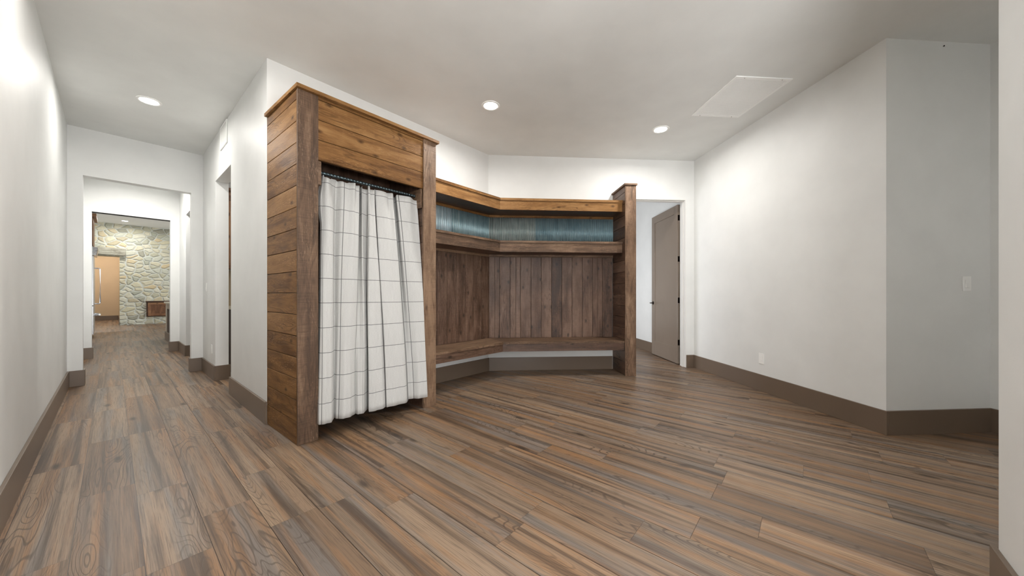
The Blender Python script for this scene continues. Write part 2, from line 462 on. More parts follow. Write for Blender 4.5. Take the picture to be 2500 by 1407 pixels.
wall('wall_left', 'long satin off-white wall on the left of the hall', FH, 0, (-2.73, 9.1), -0.34, -0.14, openings=[(-2.4, -0.7, 2.5)])
wall('wall_hall_right', 'off-white hall wall left of the wooden cabinet, with two doorways', FH, 0, (3.412, 9.1), 0.84, 0.13,
     openings=[(4.74, 5.6, 2.49), (7.45, 8.23, 2.47)])
wall('wall_hall_middle', 'off-white cross wall with the first cased opening of the hall', FH, 1, (-0.34, 0.84), 6.5, 0.12, openings=[(-0.225, 0.718, 2.49)])
wall('wall_hall_far', 'white cross wall with the second opening into the kitchen', FH, 1, (-1.2, 5.2), 9.1, 0.14, K_CEIL, [(-0.222, 0.716, 2.472)])
wall('wall_angled', 'off-white angled wall behind the wooden cabinet', FH, 1, (0.97, 3.52), 3.412, 0.13)
wall('wall_back', 'off-white back wall above the bench with the doorway at its right', FX, 0, (-0.02, 3.065), 4.86, 0.13, openings=[(2.0, 2.945, HEAD)])
wall('wall_right', 'wide off-white wall on the right with an outlet', FX, 1, (2.415, 8.6), 3.065, 0.14)
wall('wall_right_return', 'shaded grey wall with the light switch, right', FX, 0, (3.205, 3.96), 2.415, 0.14)
wall('wall_alcove', 'narrow strip of wall beyond the shaded wall', FX, 1, (-1.3, 2.555), 3.96, 0.14)
mb = MB(); wall_boxes(mb, FH, 1, (1.66, 2.03), -0.51, -0.13); wall_boxes(mb, FH, 0, (-3.45, -0.64), 2.03, -0.13)
struct(mb, 'wall_near_right', W, 'near off-white wall end at the right edge of the view', 'wall')
wall('wall_entry', 'wall around the added glazed entry behind the viewer', FH, 1, (-0.34, 2.03), -2.6, -0.13, openings=[(-0.1, 1.35, 2.55)])
# room behind the doorway
wall('wall_side_room_left', 'white wall of the room behind the doorway', FX, 1, (4.99, 8.6), 0.95, -0.12, openings=[(5.5, 7.1, 2.3)])
wall('wall_side_room_far', 'white far wall of the room behind the doorway', FX, 0, (0.83, 3.2), 8.5, 0.12)
# laundry room behind the hall doorway
wall('wall_laundry_far', 'white far wall of the laundry room', FH, 1, (0.97, 2.9), 6.66, 0.1)
wall('wall_laundry_side', 'white side wall of the laundry room', FH, 0, (3.9, 6.76), 2.8, 0.1)
wall('wall_laundry_near', 'white near wall of the laundry room', FH, 1, (0.97, 2.9), 3.95, -0.1)
# bath room behind the second doorway
wall('wall_side_hall_far', 'white far wall seen through the second doorway', FH, 1, (0.97, 2.3), 9.0, 0.1)
wall('wall_side_hall_side', 'white side wall seen through the second doorway', FH, 0, (6.76, 9.1), 2.2, 0.1)
# kitchen
wall('wall_kitchen_left', 'white wall behind the refrigerator', FH, 0, (9.24, 18.2), -1.06, -0.12, z1=K_CEIL)
mb = MB(); wall_boxes(mb, FH, 0, (9.24, 18.2), 5.05, 0.12, K_CEIL, [(10.6, 17.0, 2.9)]); mb.box(FH, (10.6, 17.0), (5.05, 5.17), (0, 0.4))
struct(mb, 'wall_kitchen_right', W, 'white kitchen wall with the wide window', 'wall')
mb = MB()
for (a, b, c0, c1) in ((-1.06, -0.8, 0, K_CEIL), (-0.8, 0.172, 2.40, K_CEIL), (0.172, 5.17, 0, K_CEIL)):
    i0 = len(mb.v); mb.box(FH, (18.2, 18.6), (a, b), (c0, c1), 1)
struct(mb, 'wall_stone', M['stone'], 'pale yellow and green-grey rubble stone wall at the far end', 'wall')
mb = MB(); mb.box(FH, (22.1, 22.2), (-0.9, 0.35), (0, K_CEIL)); mb.box(FH, (18.6, 22.1), (0.19, 0.29), (0, K_CEIL)); mb.box(FH, (18.6, 22.1), (-0.9, -0.8), (0, K_CEIL))
struct(mb, 'wall_corridor', M['tan'], 'tan painted corridor wall seen through the stone doorway', 'wall')

# baseboards (7 1/4 inch flat boards)
BH, BT = 0.185, 0.016
def base(name, label, boxes, bev=0.002):
    mb = MB()
    for fr, a, b in boxes: mb.box(fr, a, b, (0, BH))
    return struct(mb, name, M['base'], label, 'baseboard', bev)

base('baseboard_left', 'taupe baseboard along the left hall wall', [(FH, (-0.7, 6.5), (-0.34, -0.324))])
base('baseboard_hall_middle_left', 'short taupe baseboard on the left stub of the first opening', [(FH, (6.484, 6.5), (-0.324, -0.209)), (FH, (6.5, 6.636), (-0.225, -0.209)), (FH, (6.62, 6.636), (-0.34, -0.225))])
base('baseboard_hall_middle_right', 'short taupe baseboard on the right stub of the first opening', [(FH, (6.484, 6.5), (0.702, 0.824)), (FH, (6.5, 6.636), (0.702, 0.718)), (FH, (6.62, 6.636), (0.718, 0.84))])
base('baseboard_hall_right', 'taupe baseboard left of the wooden cabinet', [(FH, (3.408, 4.756), (0.824, 0.84)), (FH, (4.74, 4.756), (0.84, 0.986))])
base('baseboard_hall_doorway', 'taupe baseboard wrapping the jamb of the hall doorway', [(FH, (5.584, 6.5), (0.824, 0.84)), (FH, (5.584, 5.6), (0.84, 0.986))])
base('baseboard_side_hall', 'taupe baseboard by the second hall doorway', [(FH, (6.62, 7.466), (0.824, 0.84)), (FH, (8.214, 9.1), (0.824, 0.84)), (FH, (8.214, 8.23), (0.84, 0.986))])
base('baseboard_hall_far_left', 'short taupe baseboard left of the kitchen opening', [(FH, (9.084, 9.1), (-0.34, -0.206)), (FH, (9.1, 9.256), (-0.222, -0.206))])
base('baseboard_hall_far_right', 'short taupe baseboard right of the kitchen opening', [(FH, (9.084, 9.1), (0.70, 0.824)), (FH, (9.1, 9.256), (0.70, 0.716))])
base('baseboard_angled', 'shaded baseboard under the left half of the bench', [(FH, (3.396, 3.412), (2.06, 3.46))])
base('baseboard_back', 'shaded baseboard under the right half of the bench', [(FX, (0.045, 1.825), (4.844, 4.86))])
base('baseboard_back_right', 'short taupe baseboard right of the doorway', [(FX, (2.945, 3.049), (4.844, 4.86))])
base('baseboard_right', 'long brown baseboard on the right wall', [(FX, (3.049, 3.065), (2.399, 4.86))])
base('baseboard_right_return', 'dark brown baseboard under the light switch', [(FX, (3.065, 3.944), (2.399, 2.415))])
base('baseboard_alcove', 'brown baseboard beyond the shaded wall', [(FX, (3.944, 3.96), (-1.0, 2.415))])
base('baseboard_near_right', 'brown baseboard on the near wall end, bottom right', [(FH, (-0.51, -0.494), (1.66, 2.046)), (FH, (-3.3, -0.51), (2.03, 2.046))])
base('baseboard_side_room', 'taupe baseboard of the room behind the doorway', [(FX, (3.049, 3.065), (4.99, 8.5)), (FX, (0.95, 3.049), (8.484, 8.5))])
base('baseboard_corridor', 'dark baseboard of the tan corridor', [(FH, (22.084, 22.1), (-0.8, 0.174)), (FH, (18.62, 22.1), (0.174, 0.19))])
base('baseboard_stone_jamb', 'dark baseboard end at the stone doorway jamb', [(FH, (18.184, 18.6), (0.156, 0.172))])

# trims
mb = MB(); mb.box(FX, (2.93, 2.945), (4.855, 5.0), (0, HEAD - 0.015)); mb.box(FX, (2.0, 2.015), (4.855, 5.0), (0, HEAD - 0.015)); mb.box(FX, (2.0, 2.945), (4.855, 5.0), (HEAD - 0.015, HEAD))
mb.box(FX, (2.918, 2.93), (4.90, 4.945), (0, HEAD - 0.027)); mb.box(FX, (2.015, 2.027), (4.90, 4.945), (0, HEAD - 0.027)); mb.box(FX, (2.015, 2.93), (4.90, 4.945), (HEAD - 0.027, HEAD - 0.015))
struct(mb, 'trim_1', M['trimw'], 'white door frame lining the doorway right of the bench', 'door frame', 0.003)
mb = MB().box(FH, (9.13, 9.2), (-0.222, 0.716), (2.462, 2.474))
struct(mb, 'trim_2', M['slot'], 'dark sliding door track slot in the kitchen opening head', 'track slot')

# glazing that lets the daylight in; the two entry doors are added for light
def window(n, fr, axis, run, face, z0, z1, label, mull):
    mb = MB(); t = 0.05
    def bx(a, b, c0, c1, d0, d1, m):
        e = [None, None]; e[axis] = (a, b); e[1 - axis] = (d0, d1); m.box(fr, e[0], e[1], (c0, c1))
    a, b = run
    bx(a, a + t, z0, z1, face, face + 0.06, mb); bx(b - t, b, z0, z1, face, face + 0.06, mb)
    bx(a + t, b - t, z0, z0 + t, face, face + 0.06, mb); bx(a + t, b - t, z1 - t, z1, face, face + 0.06, mb)
    for k in range(1, mull + 1):
        c = a + (b - a) * k / (mull + 1); bx(c - 0.02, c + 0.02, z0 + t, z1 - t, face + 0.01, face + 0.05, mb)
    root = struct(mb, 'window_%d' % n, M['trimw'], label, 'window', 0.003)
    p = MB(); bx(a + t, b - t, z0 + t, z1 - t, face + 0.028, face + 0.034, p)
    p.build('pane', M['glass'], root)
window(1, FH, 1, (-0.1, 1.35), -2.70, 0.0, 2.55, 'unseen glazed entry door added behind the viewer for light', 1)
window(4, FH, 0, (-2.4, -0.7), -0.46, 0.0, 2.5, 'unseen glazed side door added behind the viewer for light', 1)
window(2, FX, 1, (5.5, 7.1), 0.86, 0.0, 2.3, 'white glazed door in the side room', 1)
window(3, FH, 0, (10.6, 17.0), 5.08, 0.4, 2.9, 'wide kitchen window', 4)

# door leaf, standing open into the side room
dl = tag(bpy.data.objects.new('door_1', None), 'open taupe single-panel door in the doorway right of the bench', 'door', None, 'structure')
C.objects.link(dl); dl.location = (2.955, 5.06, 0.0)
RT = Matrix.Translation((2.955, 5.06, 0)) @ Matrix.Rotation(math.radians(-3.4), 4, 'Z')
def dbox(m, a, b, c): m.box(FX, a, b, c, 2, 0.5, 0, RT); return m
DW, DT, DH = 0.93, 0.042, 2.455   # along local +y, thickness x -0.028..0.014
x0, x1 = -0.028, 0.014
m = MB()
dbox(m, (x0, x1), (0, 0.115), (0.012, DH)); dbox(m, (x0, x1), (DW - 0.115, DW), (0.012, DH))
dbox(m, (x0, x1), (0.115, DW - 0.115), (DH - 0.125, DH)); dbox(m, (x0, x1), (0.115, DW - 0.115), (0.012, 0.255))
m.build('door_frame', M['door'], dl, 0.002)
m = MB(); dbox(m, (x0 + 0.012, x1 - 0.012), (0.115, DW - 0.115), (0.255, DH - 0.125)); m.build('door_panel', M['door'], dl)
for z in (2.254, 1.622, 0.987, 0.339):
    m = MB(); dbox(m, (x0 + 0.004, x0 + 0.034), (-0.003, 0.0), (z - 0.042, z + 0.042))
    dbox(m, (x1 - 0.01, x1 + 0.006), (-0.055, -0.003), (z - 0.042, z + 0.042))
    m.tube([RT @ Vector((x1 - 0.004, -0.012, z - 0.045)), RT @ Vector((x1 - 0.004, -0.012, z + 0.045))], 0.008, 10)
    m.build('hinge', M['bronze'], dl)
m = MB(); dbox(m, (x1 - 0.002, x1 + 0.02), (-0.05, -0.03), (0.0, 2.37)); m.build('hinge_gap_strip', M['bronze'], dl)  # slim dark strip standing in the gap at the hinge side
m = MB(); hz = 0.925; hy = DW - 0.06
m.tube([RT @ Vector((x0, hy, hz)), RT @ Vector((x0 - 0.010, hy, hz))], 0.028, 20)
m.tube([RT @ Vector((x0 - 0.010, hy, hz)), RT @ Vector((x0 - 0.055, hy, hz))], 0.010, 12)
m.tube([RT @ Vector((x0 - 0.052, hy + 0.012, hz)), RT @ Vector((x0 - 0.055, hy - 0.05, hz + 0.002)), RT @ Vector((x0 - 0.055, hy - 0.115, hz))], 0.0085, 12)
m.tube([RT @ Vector((x1, hy, hz)), RT @ Vector((x1 + 0.010, hy, hz))], 0.026, 20)
m.tube([RT @ Vector((x1 + 0.010, hy, hz)), RT @ Vector((x1 + 0.040, hy, hz))], 0.010, 12)
m.tube([RT @ Vector((x1 + 0.038, hy + 0.01, hz)), RT @ Vector((x1 + 0.038, hy - 0.11, hz))], 0.008, 12)
tag(m.build('lever_handle', M['bronze'], dl), 'dark bronze lever handle')

# ------------------------------------------------------------------ ceiling lights
def ceiling_light(pos, label, z=CEIL, power=CAN_POWER, group='recessed ceiling lights', r=0.094):
    root = thing('ceiling_light', (pos.x, pos.y, z), label, 'ceiling light', group)
    c = (pos.x, pos.y, z); k = r / 0.094
    MB().lathe(c, [(0.094 * k, -0.0005), (0.0935 * k, -0.004), (0.088 * k, -0.007), (0.074 * k, -0.006), (0.070 * k, -0.003)]).build('trim_ring', M['white'], root)
    m = MB().lathe(c, [(0.0705 * k, -0.0035), (0.05 * k, -0.0048), (0.0005, -0.0052)]); m.build('lens', M['lens'], root)
    d = bpy.data.lights.new('lamp', 'AREA'); d.shape = 'DISK'; d.size = 0.13; d.energy = power; d.color = (1, 0.975, 0.935); d.spread = math.radians(172)
    o = bpy.data.objects.new('lamp', d); C.objects.link(o); o.parent = root; o.location = (0, 0, -0.012)
    return root

g = 'recessed ceiling lights'
ceiling_light(H(5.08, 0.246), 'round recessed light in the hall ceiling, leftmost of the three', power=12, group=g)
ceiling_light(Vector((0.049, 3.591, 0)), 'round recessed light above the bench, middle of the three', group=g)
ceiling_light(Vector((2.078, 3.955, 0)), 'round recessed light nearest the ceiling vent, rightmost of the three', group=g)
ceiling_light(H(17.3, 0.28), 'small recessed light in the far kitchen ceiling', z=K_CEIL, power=30, group=g)
ceiling_light(H(2.95, 0.25), 'recessed hall light above the frame, level with the wooden cabinet', power=11, group=g)
ceiling_light(H(0.85, 0.25), 'recessed hall light above the viewer', power=11, group=g)
ceiling_light(H(7.9, 0.25), 'recessed light between the two hall cross walls', power=32, group=g)
ceiling_light(Vector((2.9, 0.35, 0)), 'recessed light beyond the near wall end, right', power=8, group=g)
ceiling_light(H(5.3, 1.9), 'recessed light in the laundry room', power=16, group=g)
ceiling_light(H(20.2, -0.3), 'unseen recessed light added to brighten the tan corridor', z=K_CEIL, power=55, group=g)  # lamp added to light the corridor, out of sight

# ceiling vent
vt = thing('ceiling_vent', (2.518, 3.27, CEIL), 'white louvered return air vent in the ceiling', 'vent')
vx0, vx1, vy0, vy1 = 2.246, 2.790, 2.928, 3.612
m = MB(); t = 0.032
for (a, b, c, d) in ((vx0, vx1, vy0, vy0 + t), (vx0, vx1, vy1 - t, vy1), (vx0, vx0 + t, vy0 + t, vy1 - t), (vx1 - t, vx1, vy0 + t, vy1 - t)):
    m.box(FX, (a, b), (c, d), (CEIL - 0.010, CEIL - 0.0005))
m.build('frame', M['white'], vt, 0.002)
m = MB(); n = 33; pit = (vy1 - vy0 - 2 * t) / n
for k in range(n):
    y = vy0 + t + pit * (k + .5)
    p = [(vx0 + t, y - pit * .36, CEIL - 0.0055), (vx1 - t, y - pit * .36, CEIL - 0.0055), (vx1 - t, y + pit * .34, CEIL - 0.0075), (vx0 + t, y + pit * .34, CEIL - 0.0075)]
    m.face(p[::-1]); q = [(a, b, c + 0.001) for a, b, c in p]; m.face(q)
m.build('louvers', M['white'], vt)
MB().box(FX, (vx0 + t, vx1 - t), (vy0 + t, vy1 - t), (CEIL - 0.0018, CEIL - 0.0006)).build('backing', plain('vent_backing', (0.16, 0.155, 0.15), 0.7), vt)
for (a, b) in ((vx0 + 0.09, vy0 + 0.016), (vx1 - 0.09, vy0 + 0.016), (vx0 + 0.09, vy1 - 0.016), (vx1 - 0.09, vy1 - 0.016)):
    MB().lathe((a, b, CEIL - 0.010), [(0.005, 0), (0.004, -0.002), (0.0003, -0.0025)], 12).build('screw', M['steel'], vt)

# hall wall grille
gr = thing('wall_grille', H(5.08, 0.84, 2.775), 'white air grille high on the hall wall', 'vent')
m = MB(); a0, a1, z0, z1 = 4.90, 5.26, 2.775, 3.035
for (a, b, c, d) in ((a0, a1, z0, z0 + 0.025), (a0, a1, z1 - 0.025, z1), (a0, a0 + 0.025, z0 + 0.025, z1 - 0.025), (a1 - 0.025, a1, z0 + 0.025, z1 - 0.025)):
    m.box(FH, (a, b), (0.828, 0.8395), (c, d))
m.build('frame', M['white'], gr, 0.002)
m = MB()
for k in range(14):
    z = z0 + 0.025 + (z1 - z0 - 0.05) * (k + .5) / 14; m.box(FH, (a0 + 0.025, a1 - 0.025), (0.831, 0.8385), (z - 0.006, z + 0.006))
m.build('louvers', M['white'], gr)

# switches and outlets
def plate(name, fr, wallax, face, out, c, z, label, cat, kind):
    """fr frame, wallax: in-plane axis, face: wall face coordinate on the other axis, out: sign of the outward normal"""
    def bx(m, a, b, c0, c1, d0, d1):
        e = [None, None]; e[wallax] = (c + a, c + b); e[1 - wallax] = (face + out * d0, face + out * d1); m.box(fr, e[0], e[1], (z + c0, z + c1))
    e = [0, 0]; e[wallax] = c; e[1 - wallax] = face
    root = thing(name, fr[0] * e[0] + fr[1] * e[1] + Vector((0, 0, z - 0.058)), label, cat)
    m = MB(); bx(m, -0.036, 0.036, -0.058, 0.058, 0.0003, 0.006); m.build('cover_plate', M['white'], root, 0.002)
    if kind == 'switch':
        m = MB(); bx(m, -0.0165, 0.0165, -0.033, 0.033, 0.006, 0.0085); bx(m, -0.015, 0.015, -0.031, 0.0, 0.0085, 0.0115); m.build('rocker', M['white'], root, 0.0012)
    else:
        for dz in (0.020, -0.020):
            m = MB(); bx(m, -0.0165, 0.0165, dz - 0.0145, dz + 0.0145, 0.006, 0.0078); s_ = m.build('socket', M['white'], root, 0.003)
            m = MB(); bx(m, -0.009, -0.0062, dz - 0.001, dz + 0.008, 0.0078, 0.0082); bx(m, 0.0062, 0.009, dz - 0.001, dz + 0.008, 0.0078, 0.0082); bx(m, -0.003, 0.003, dz - 0.009, dz - 0.004, 0.0078, 0.0082)
            m.build('slots', M['slot'], s_).parent = s_
            s_.children[0].location = (0, 0, 0)
    return root
plate('wall_outlet', FX, 1, 3.065, -1, 3.61, 0.363, 'white duplex outlet low on the wide right wall', 'outlet', 'outlet')['group'] = 'wall outlets'
plate('light_switch', FX, 0, 2.415, -1, 3.75, 1.162, 'white rocker switch on the shaded wall at right', 'switch', 'switch')['group'] = 'light switches'
plate('wall_outlet', FH, 0, 0.84, -1, 5.82, 0.372, 'white outlet low on the hall wall beside the doorway', 'outlet', 'outlet')['group'] = 'wall outlets'
plate('light_switch', FH, 0, 0.84, -1, 6.2, 1.176, 'white switch on the hall wall above the outlet', 'switch', 'switch')['group'] = 'light switches'
m = MB().tube([(3.551, 2.4148, 3.012), (3.551, 2.410, 3.0115)], 0.003, 8); m.tube([(3.551, 2.410, 3.0115), (3.551, 2.4085, 3.0115)], 0.006, 10)
tag(m.build('nail', M['nail']), 'tiny black nail near the top of the shaded right wall', 'nail')

# ------------------------------------------------------------------ wooden closet cabinet
CW0, CW1, CF, CB = 0.8405, 2.06, 2.75, 3.412
cab = thing('closet_cabinet', H(CF, 1.45), 'tall plank-clad wooden closet with a curtained front', 'cabinet')
CR, CT = M['cedar'], M['rough']
def planks(m, fr, a, b, zs, g, gap=0.004, rot=None):
    for z0, z1 in zip(zs, zs[1:]): m.box(fr, a, b, (z0 + gap / 2, z1 - gap / 2), g, rot=rot)
zs = [0.0] + [0.011 + 0.154 * k for k in range(1, 17)] + [2.550]
PV = H(CB, 0.8405); SK = Matrix.Translation(PV) @ Matrix.Rotation(math.radians(1.6), 4, 'Z') @ Matrix.Translation(-PV)
m = MB(); planks(m, FH, (CF + 0.02, CB - 0.001), (CW0, CW0 + 0.018), zs, 0, rot=SK); m.build('side_panel', CR, cab, 0.0025)
m = MB(); planks(m, FH, (CF + 0.02, CB - 0.001), (CW1 - 0.018, CW1), zs, 0); m.build('side_panel', CR, cab, 0.0025)
for a, b in ((CW0 + 0.0185, 0.998), (1.918, CW1 + 0.002)):
    MB().box(FH, (CF, CF + 0.02), (a, b), (0, 2.551), 2).build('front_post', CT, cab, 0.003)
m = MB(); planks(m, FH, (CF + 0.010, CF + 0.028), (0.999, 1.917), [2.079, 2.231, 2.38, 2.53], 1); m.box(FH, (CF + 0.006, CF + 0.026), (0.999, 1.917), (2.531, 2.550), 1)
m.build('header_panel', CR, cab, 0.0025)
MB().prism([tuple(H(a, b)[:2]) for a, b in ((2.728, 0.848), (2.728, 2.086), (CB - 0.001, 2.086), (CB - 0.001, 0.821))], 2.5515, 2.577, (S, S)).build('top_cap', CR, cab, 0.003)
MB().box(FH, (CF + 0.021, CB - 0.001), (CW0 + 0.0185, CW0 + 0.024), (0, 2.545), 2, rot=SK).box(FH, (CB - 0.0009, CB - 0.0002), (CW0 + 0.002, CW0 + 0.0184), (0, 2.545), 2, rot=SK).build('backing', M['board'], cab)
# inner lining: plank faces behind the posts, head board, back boards
m = MB(); planks(m, FH, (CF + 0.021, CB - 0.02), (0.975, 0.993), [0.0] + [0.16 * k + 0.13 for k in range(12)] + [1.90], 0)
m.box(FH, (CF + 0.021, CB - 0.02), (0.885, 0.974), (0.0, 2.5), 2); m.build('inner_side', M['board'], cab, 0.002)
m = MB(); planks(m, FH, (CF + 0.021, CB - 0.02), (1.917, 1.935), [0.0] + [0.16 * k + 0.13 for k in range(12)] + [1.90], 0)
m.box(FH, (CF + 0.021, CB - 0.02), (1.936, 2.041), (0.0, 2.5), 2); m.build('inner_side', M['board'], cab, 0.002)
MB().box(FH, (CB - 0.019, CB - 0.002), (0.885, 2.041), (0.0, 2.5), 2).build('back_panel', M['board'], cab)
MB().box(FH, (CF + 0.03, CF + 0.10), (0.994, 1.916), (2.10, 2.12), 1).build('head_board', M['board'], cab)
for a, b in ((0.994, 1.026), (1.902, 1.9165)):
    MB().box(FH, (CF + 0.021, CF + 0.24), (a, b), (1.90, 2.079), 0).build('mounting_block', CT, cab, 0.003)

# curtain rod: ribbed steel bar
RH, RZ = 2.868, 2.024
n = 300; w0, w1 = 1.0265, 1.9015
pts = [H(RH, w0 + (w1 - w0) * i / (n - 1), RZ) for i in range(n)]
def rib(i):
    s_ = (w1 - w0) * i / (n - 1) / 0.026
    return tuple(0.0118 + 0.0030 * max(0.0, math.sin(2 * math.pi * (s_ + 0.5 * k / 16.0 * 2))) ** 2 for k in range(16))
tag(MB().tube(pts, rib, 16).build('curtain_rod', M['rod']), 'grey ribbed steel bar across the closet opening holding the curtain', 'curtain rod')

# curtain
def onplane(px, h):
    """w on the plane h for a sight line column (used once to size the folds)"""
    X = (px - 1250) / 839.0; a = math.radians(4.33)
    rx, ry = math.sin(a) + X * math.cos(a), math.cos(a) - X * math.sin(a)
    rh, rw = (-rx + ry) * S, (rx + ry) * S
    return rw / rh * h
BOT = [(771, 2.80), (779, 2.715), (795, 2.70), (810, 2.705), (815, 2.785), (822, 2.745), (840, 2.705), (857, 2.71), (867, 2.75), (875, 2.715), (889, 2.715), (898, 2.80), (901, 2.705),
       (918, 2.692), (937, 2.70), (941, 2.725), (946, 2.70), (970, 2.688), (993, 2.688), (997, 2.755), (1008, 2.745), (1025, 2.70), (1044, 2.69)]
TOP = [(786, 2.88), (789, 2.86), (795, 2.835), (811, 2.84), (817, 2.905), (834, 2.85), (856, 2.84), (867, 2.838), (877, 2.85), (879, 2.935), (885, 2.842), (896, 2.89), (899, 2.838),
       (906, 2.838), (912, 2.85), (914, 2.89), (918, 2.842), (945, 2.838), (956, 2.842), (962, 2.93), (970, 2.845), (997, 2.833), (1018, 2.835)]
UL = [(-0.5), (-0.15), 0.2, 0.5, 0.72, 0.88, 1.3, 1.7, 2.0, 2.45, 3.2, 3.3, 3.35, 3.6, 3.9, 4.0, 4.05, 4.5, 4.96, 5.05, 5.9, 6.3, 6.75]
ZB, ZT = 0.122, 1.986
bp = [(onplane(x, h), h) for x, h in BOT]; tp = [(onplane(x, h), h) for x, h in TOP]
def cr(p, t):
    i = min(int(t), len(p) - 2); f = t - i
    P = [p[max(0, min(len(p) - 1, i + k))] for k in (-1, 0, 1, 2)]
    out = []
    for d in range(len(P[0]) if isinstance(P[0], tuple) else 1):
        a, b, c, e = [(q[d] if isinstance(q, tuple) else q) for q in P]
        tn = 0.32
        m0, m1 = tn * (c - a), tn * (e - b)
        out.append((2 * f**3 - 3 * f**2 + 1) * b + (f**3 - 2 * f**2 + f) * m0 + (-2 * f**3 + 3 * f**2) * c + (f**3 - f**2) * m1)
    return out
NS, NZ = (len(BOT) - 1) * 8, 46
m = MB(); grid = []
for j in range(NZ + 1):
    q = j / NZ; z = ZB + (ZT - ZB) * q
    e = q ** 1.25
    row = []
    for i in range(NS + 1):
        t = i / 8; b_ = cr(bp, t); c_ = cr(tp, t)
        w = b_[0] * (1 - e) + c_[0] * e; h = b_[1] * (1 - e) + c_[1] * e
        w += 0.004 * math.sin(5.1 * q + t * 1.3) * (1 - q) * q * 4
        h += 0.006 * math.sin(3.7 * q * 2 + t * 0.9) * (1 - q) * q * 3
        if q > 0.90: h += 0.010 * math.sin(t * 2.6) * (q - 0.90) / 0.10; 
        if q > 0.80 and i < 24: w -= 0.022 * math.sin((q - 0.80) / 0.20 * math.pi) * (1 - i / 24)
        h += 0.010 * math.sin(t * 4.4 + 0.6) * max(0.0, (q - 0.55) / 0.45) ** 1.5 + 0.004 * math.sin(t * 6.3 + 2 * q) * (1 - q) ** 2
        zz = z + (0.006 * math.sin(t * 1.7) if j == NZ else 0)
        zz += 0.010 * (1 - t / 22) * q + (0.007 * math.copysign(min(1, abs(3 * math.sin(t * 2.2))), math.sin(t * 2.2)) if q > 0.985 else 0)
        row.append((H(h, w, zz), (np_u := cr(UL, t)[0], z)))
    grid.append(row)
for j in range(NZ):
    for i in range(NS):
        a, b, c, d = grid[j][i], grid[j][i + 1], grid[j + 1][i + 1], grid[j + 1][i]
        m.face([a[0], b[0], c[0], d[0]], [a[1], b[1], c[1], d[1]], .5, 0, True)
cu = m.build('curtain', M['cloth'])
tag(cu, 'off-white linen curtain with a thin grey windowpane check, hanging in the closet opening', 'curtain')
wd = cu.modifiers.new('weld', 'WELD'); wd.merge_threshold = 0.0002
so = cu.modifiers.new('cloth', 'SOLIDIFY'); so.thickness = 0.0022; so.offset = 0

# ------------------------------------------------------------------ corner bench, shelves and panelling
cx, cy = 0.034, 4.86
EX = 1.832                                   # inner face of the end panel
WB = (S, S)
def mit(d): return (cx + 0.41421 * d, cy - d)
def hp(h, w): v = H(h, w); return (v.x, v.y)
def seg(side, d0, d1):
    """plan polygon of a strip between wall distances d0 < d1 on the angled ('a') or the back ('b') wall"""
    if side == 'b': return [mit(d0), mit(d1), (EX - 0.002, cy - d1), (EX - 0.002, cy - d0)]
    return [mit(d0), hp(3.412 - d0, CW1 + 0.004), hp(3.412 - d1, CW1 + 0.004), mit(d1)]
def strip(name, mat, parent, d0, d1, z0, z1, bev=0.0025):
    global EX
    EX = 1.8255 if d1 > 0.4 else 1.832
    for side, dr in (('a', WB), ('b', (1, 0))):
        MB().prism(seg(side, d0, d1), z0, z1, dr).build(name, mat, parent, bev)

bench = thing('bench', (0.25, 4.5, 0.34), 'angled dark wooden bench built into the corner below the boarded wall', 'bench')
strip('seat', M['rough'], bench, 0.001, 0.455, 0.437, 0.463)
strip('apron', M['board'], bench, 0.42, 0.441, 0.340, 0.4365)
for side, dr in (('a', WB), ('b', (1, 0))): MB().prism(seg(side, 0.001, 0.02), 0.36, 0.436, dr).build('wall_cleat', M['board'], bench)

def shelf(z0, z1, zt, mat, label):
    s_ = thing('wall_shelf', (0.2, 4.6, z0), label, 'shelf', 'box shelves above the bench')
    strip('shelf_top', mat, s_, 0.001, 0.372, z1, zt)
    strip('fascia', mat, s_, 0.338, 0.358, z0, z1 - 0.0005)
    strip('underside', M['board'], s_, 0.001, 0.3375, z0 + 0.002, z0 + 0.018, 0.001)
    strip('cleat', mat, s_, 0.001, 0.024, z0 - 0.030, z0 + 0.0015)
    return s_
shelf(2.192, 2.312, 2.342, M['cedar'], 'upper orange-brown wooden box shelf above the corrugated metal')
shelf(1.637, 1.757, 1.784, M['rough'], 'lower brown wooden box shelf below the corrugated metal')

EX = 1.832
# boarded back panel
bpn = thing('board_panelling', (0.1, 4.8, 0.464), 'dark vertical board panelling behind the bench seat', 'panelling')
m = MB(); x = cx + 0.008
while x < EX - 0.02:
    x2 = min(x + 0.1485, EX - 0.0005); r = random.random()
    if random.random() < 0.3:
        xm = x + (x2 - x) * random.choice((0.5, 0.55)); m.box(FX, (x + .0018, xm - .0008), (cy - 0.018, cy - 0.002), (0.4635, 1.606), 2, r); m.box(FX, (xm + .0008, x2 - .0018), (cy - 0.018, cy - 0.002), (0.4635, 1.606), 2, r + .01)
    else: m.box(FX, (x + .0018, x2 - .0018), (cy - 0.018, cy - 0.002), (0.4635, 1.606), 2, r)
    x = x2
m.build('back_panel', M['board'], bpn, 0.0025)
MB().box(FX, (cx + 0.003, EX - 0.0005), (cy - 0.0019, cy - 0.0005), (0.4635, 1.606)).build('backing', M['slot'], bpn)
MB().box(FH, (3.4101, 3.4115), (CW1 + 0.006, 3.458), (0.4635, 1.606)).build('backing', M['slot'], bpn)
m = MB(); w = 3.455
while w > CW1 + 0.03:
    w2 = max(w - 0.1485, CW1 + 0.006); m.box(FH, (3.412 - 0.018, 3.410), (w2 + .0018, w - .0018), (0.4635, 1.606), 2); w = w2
m.build('back_panel', M['board'], bpn, 0.0025)

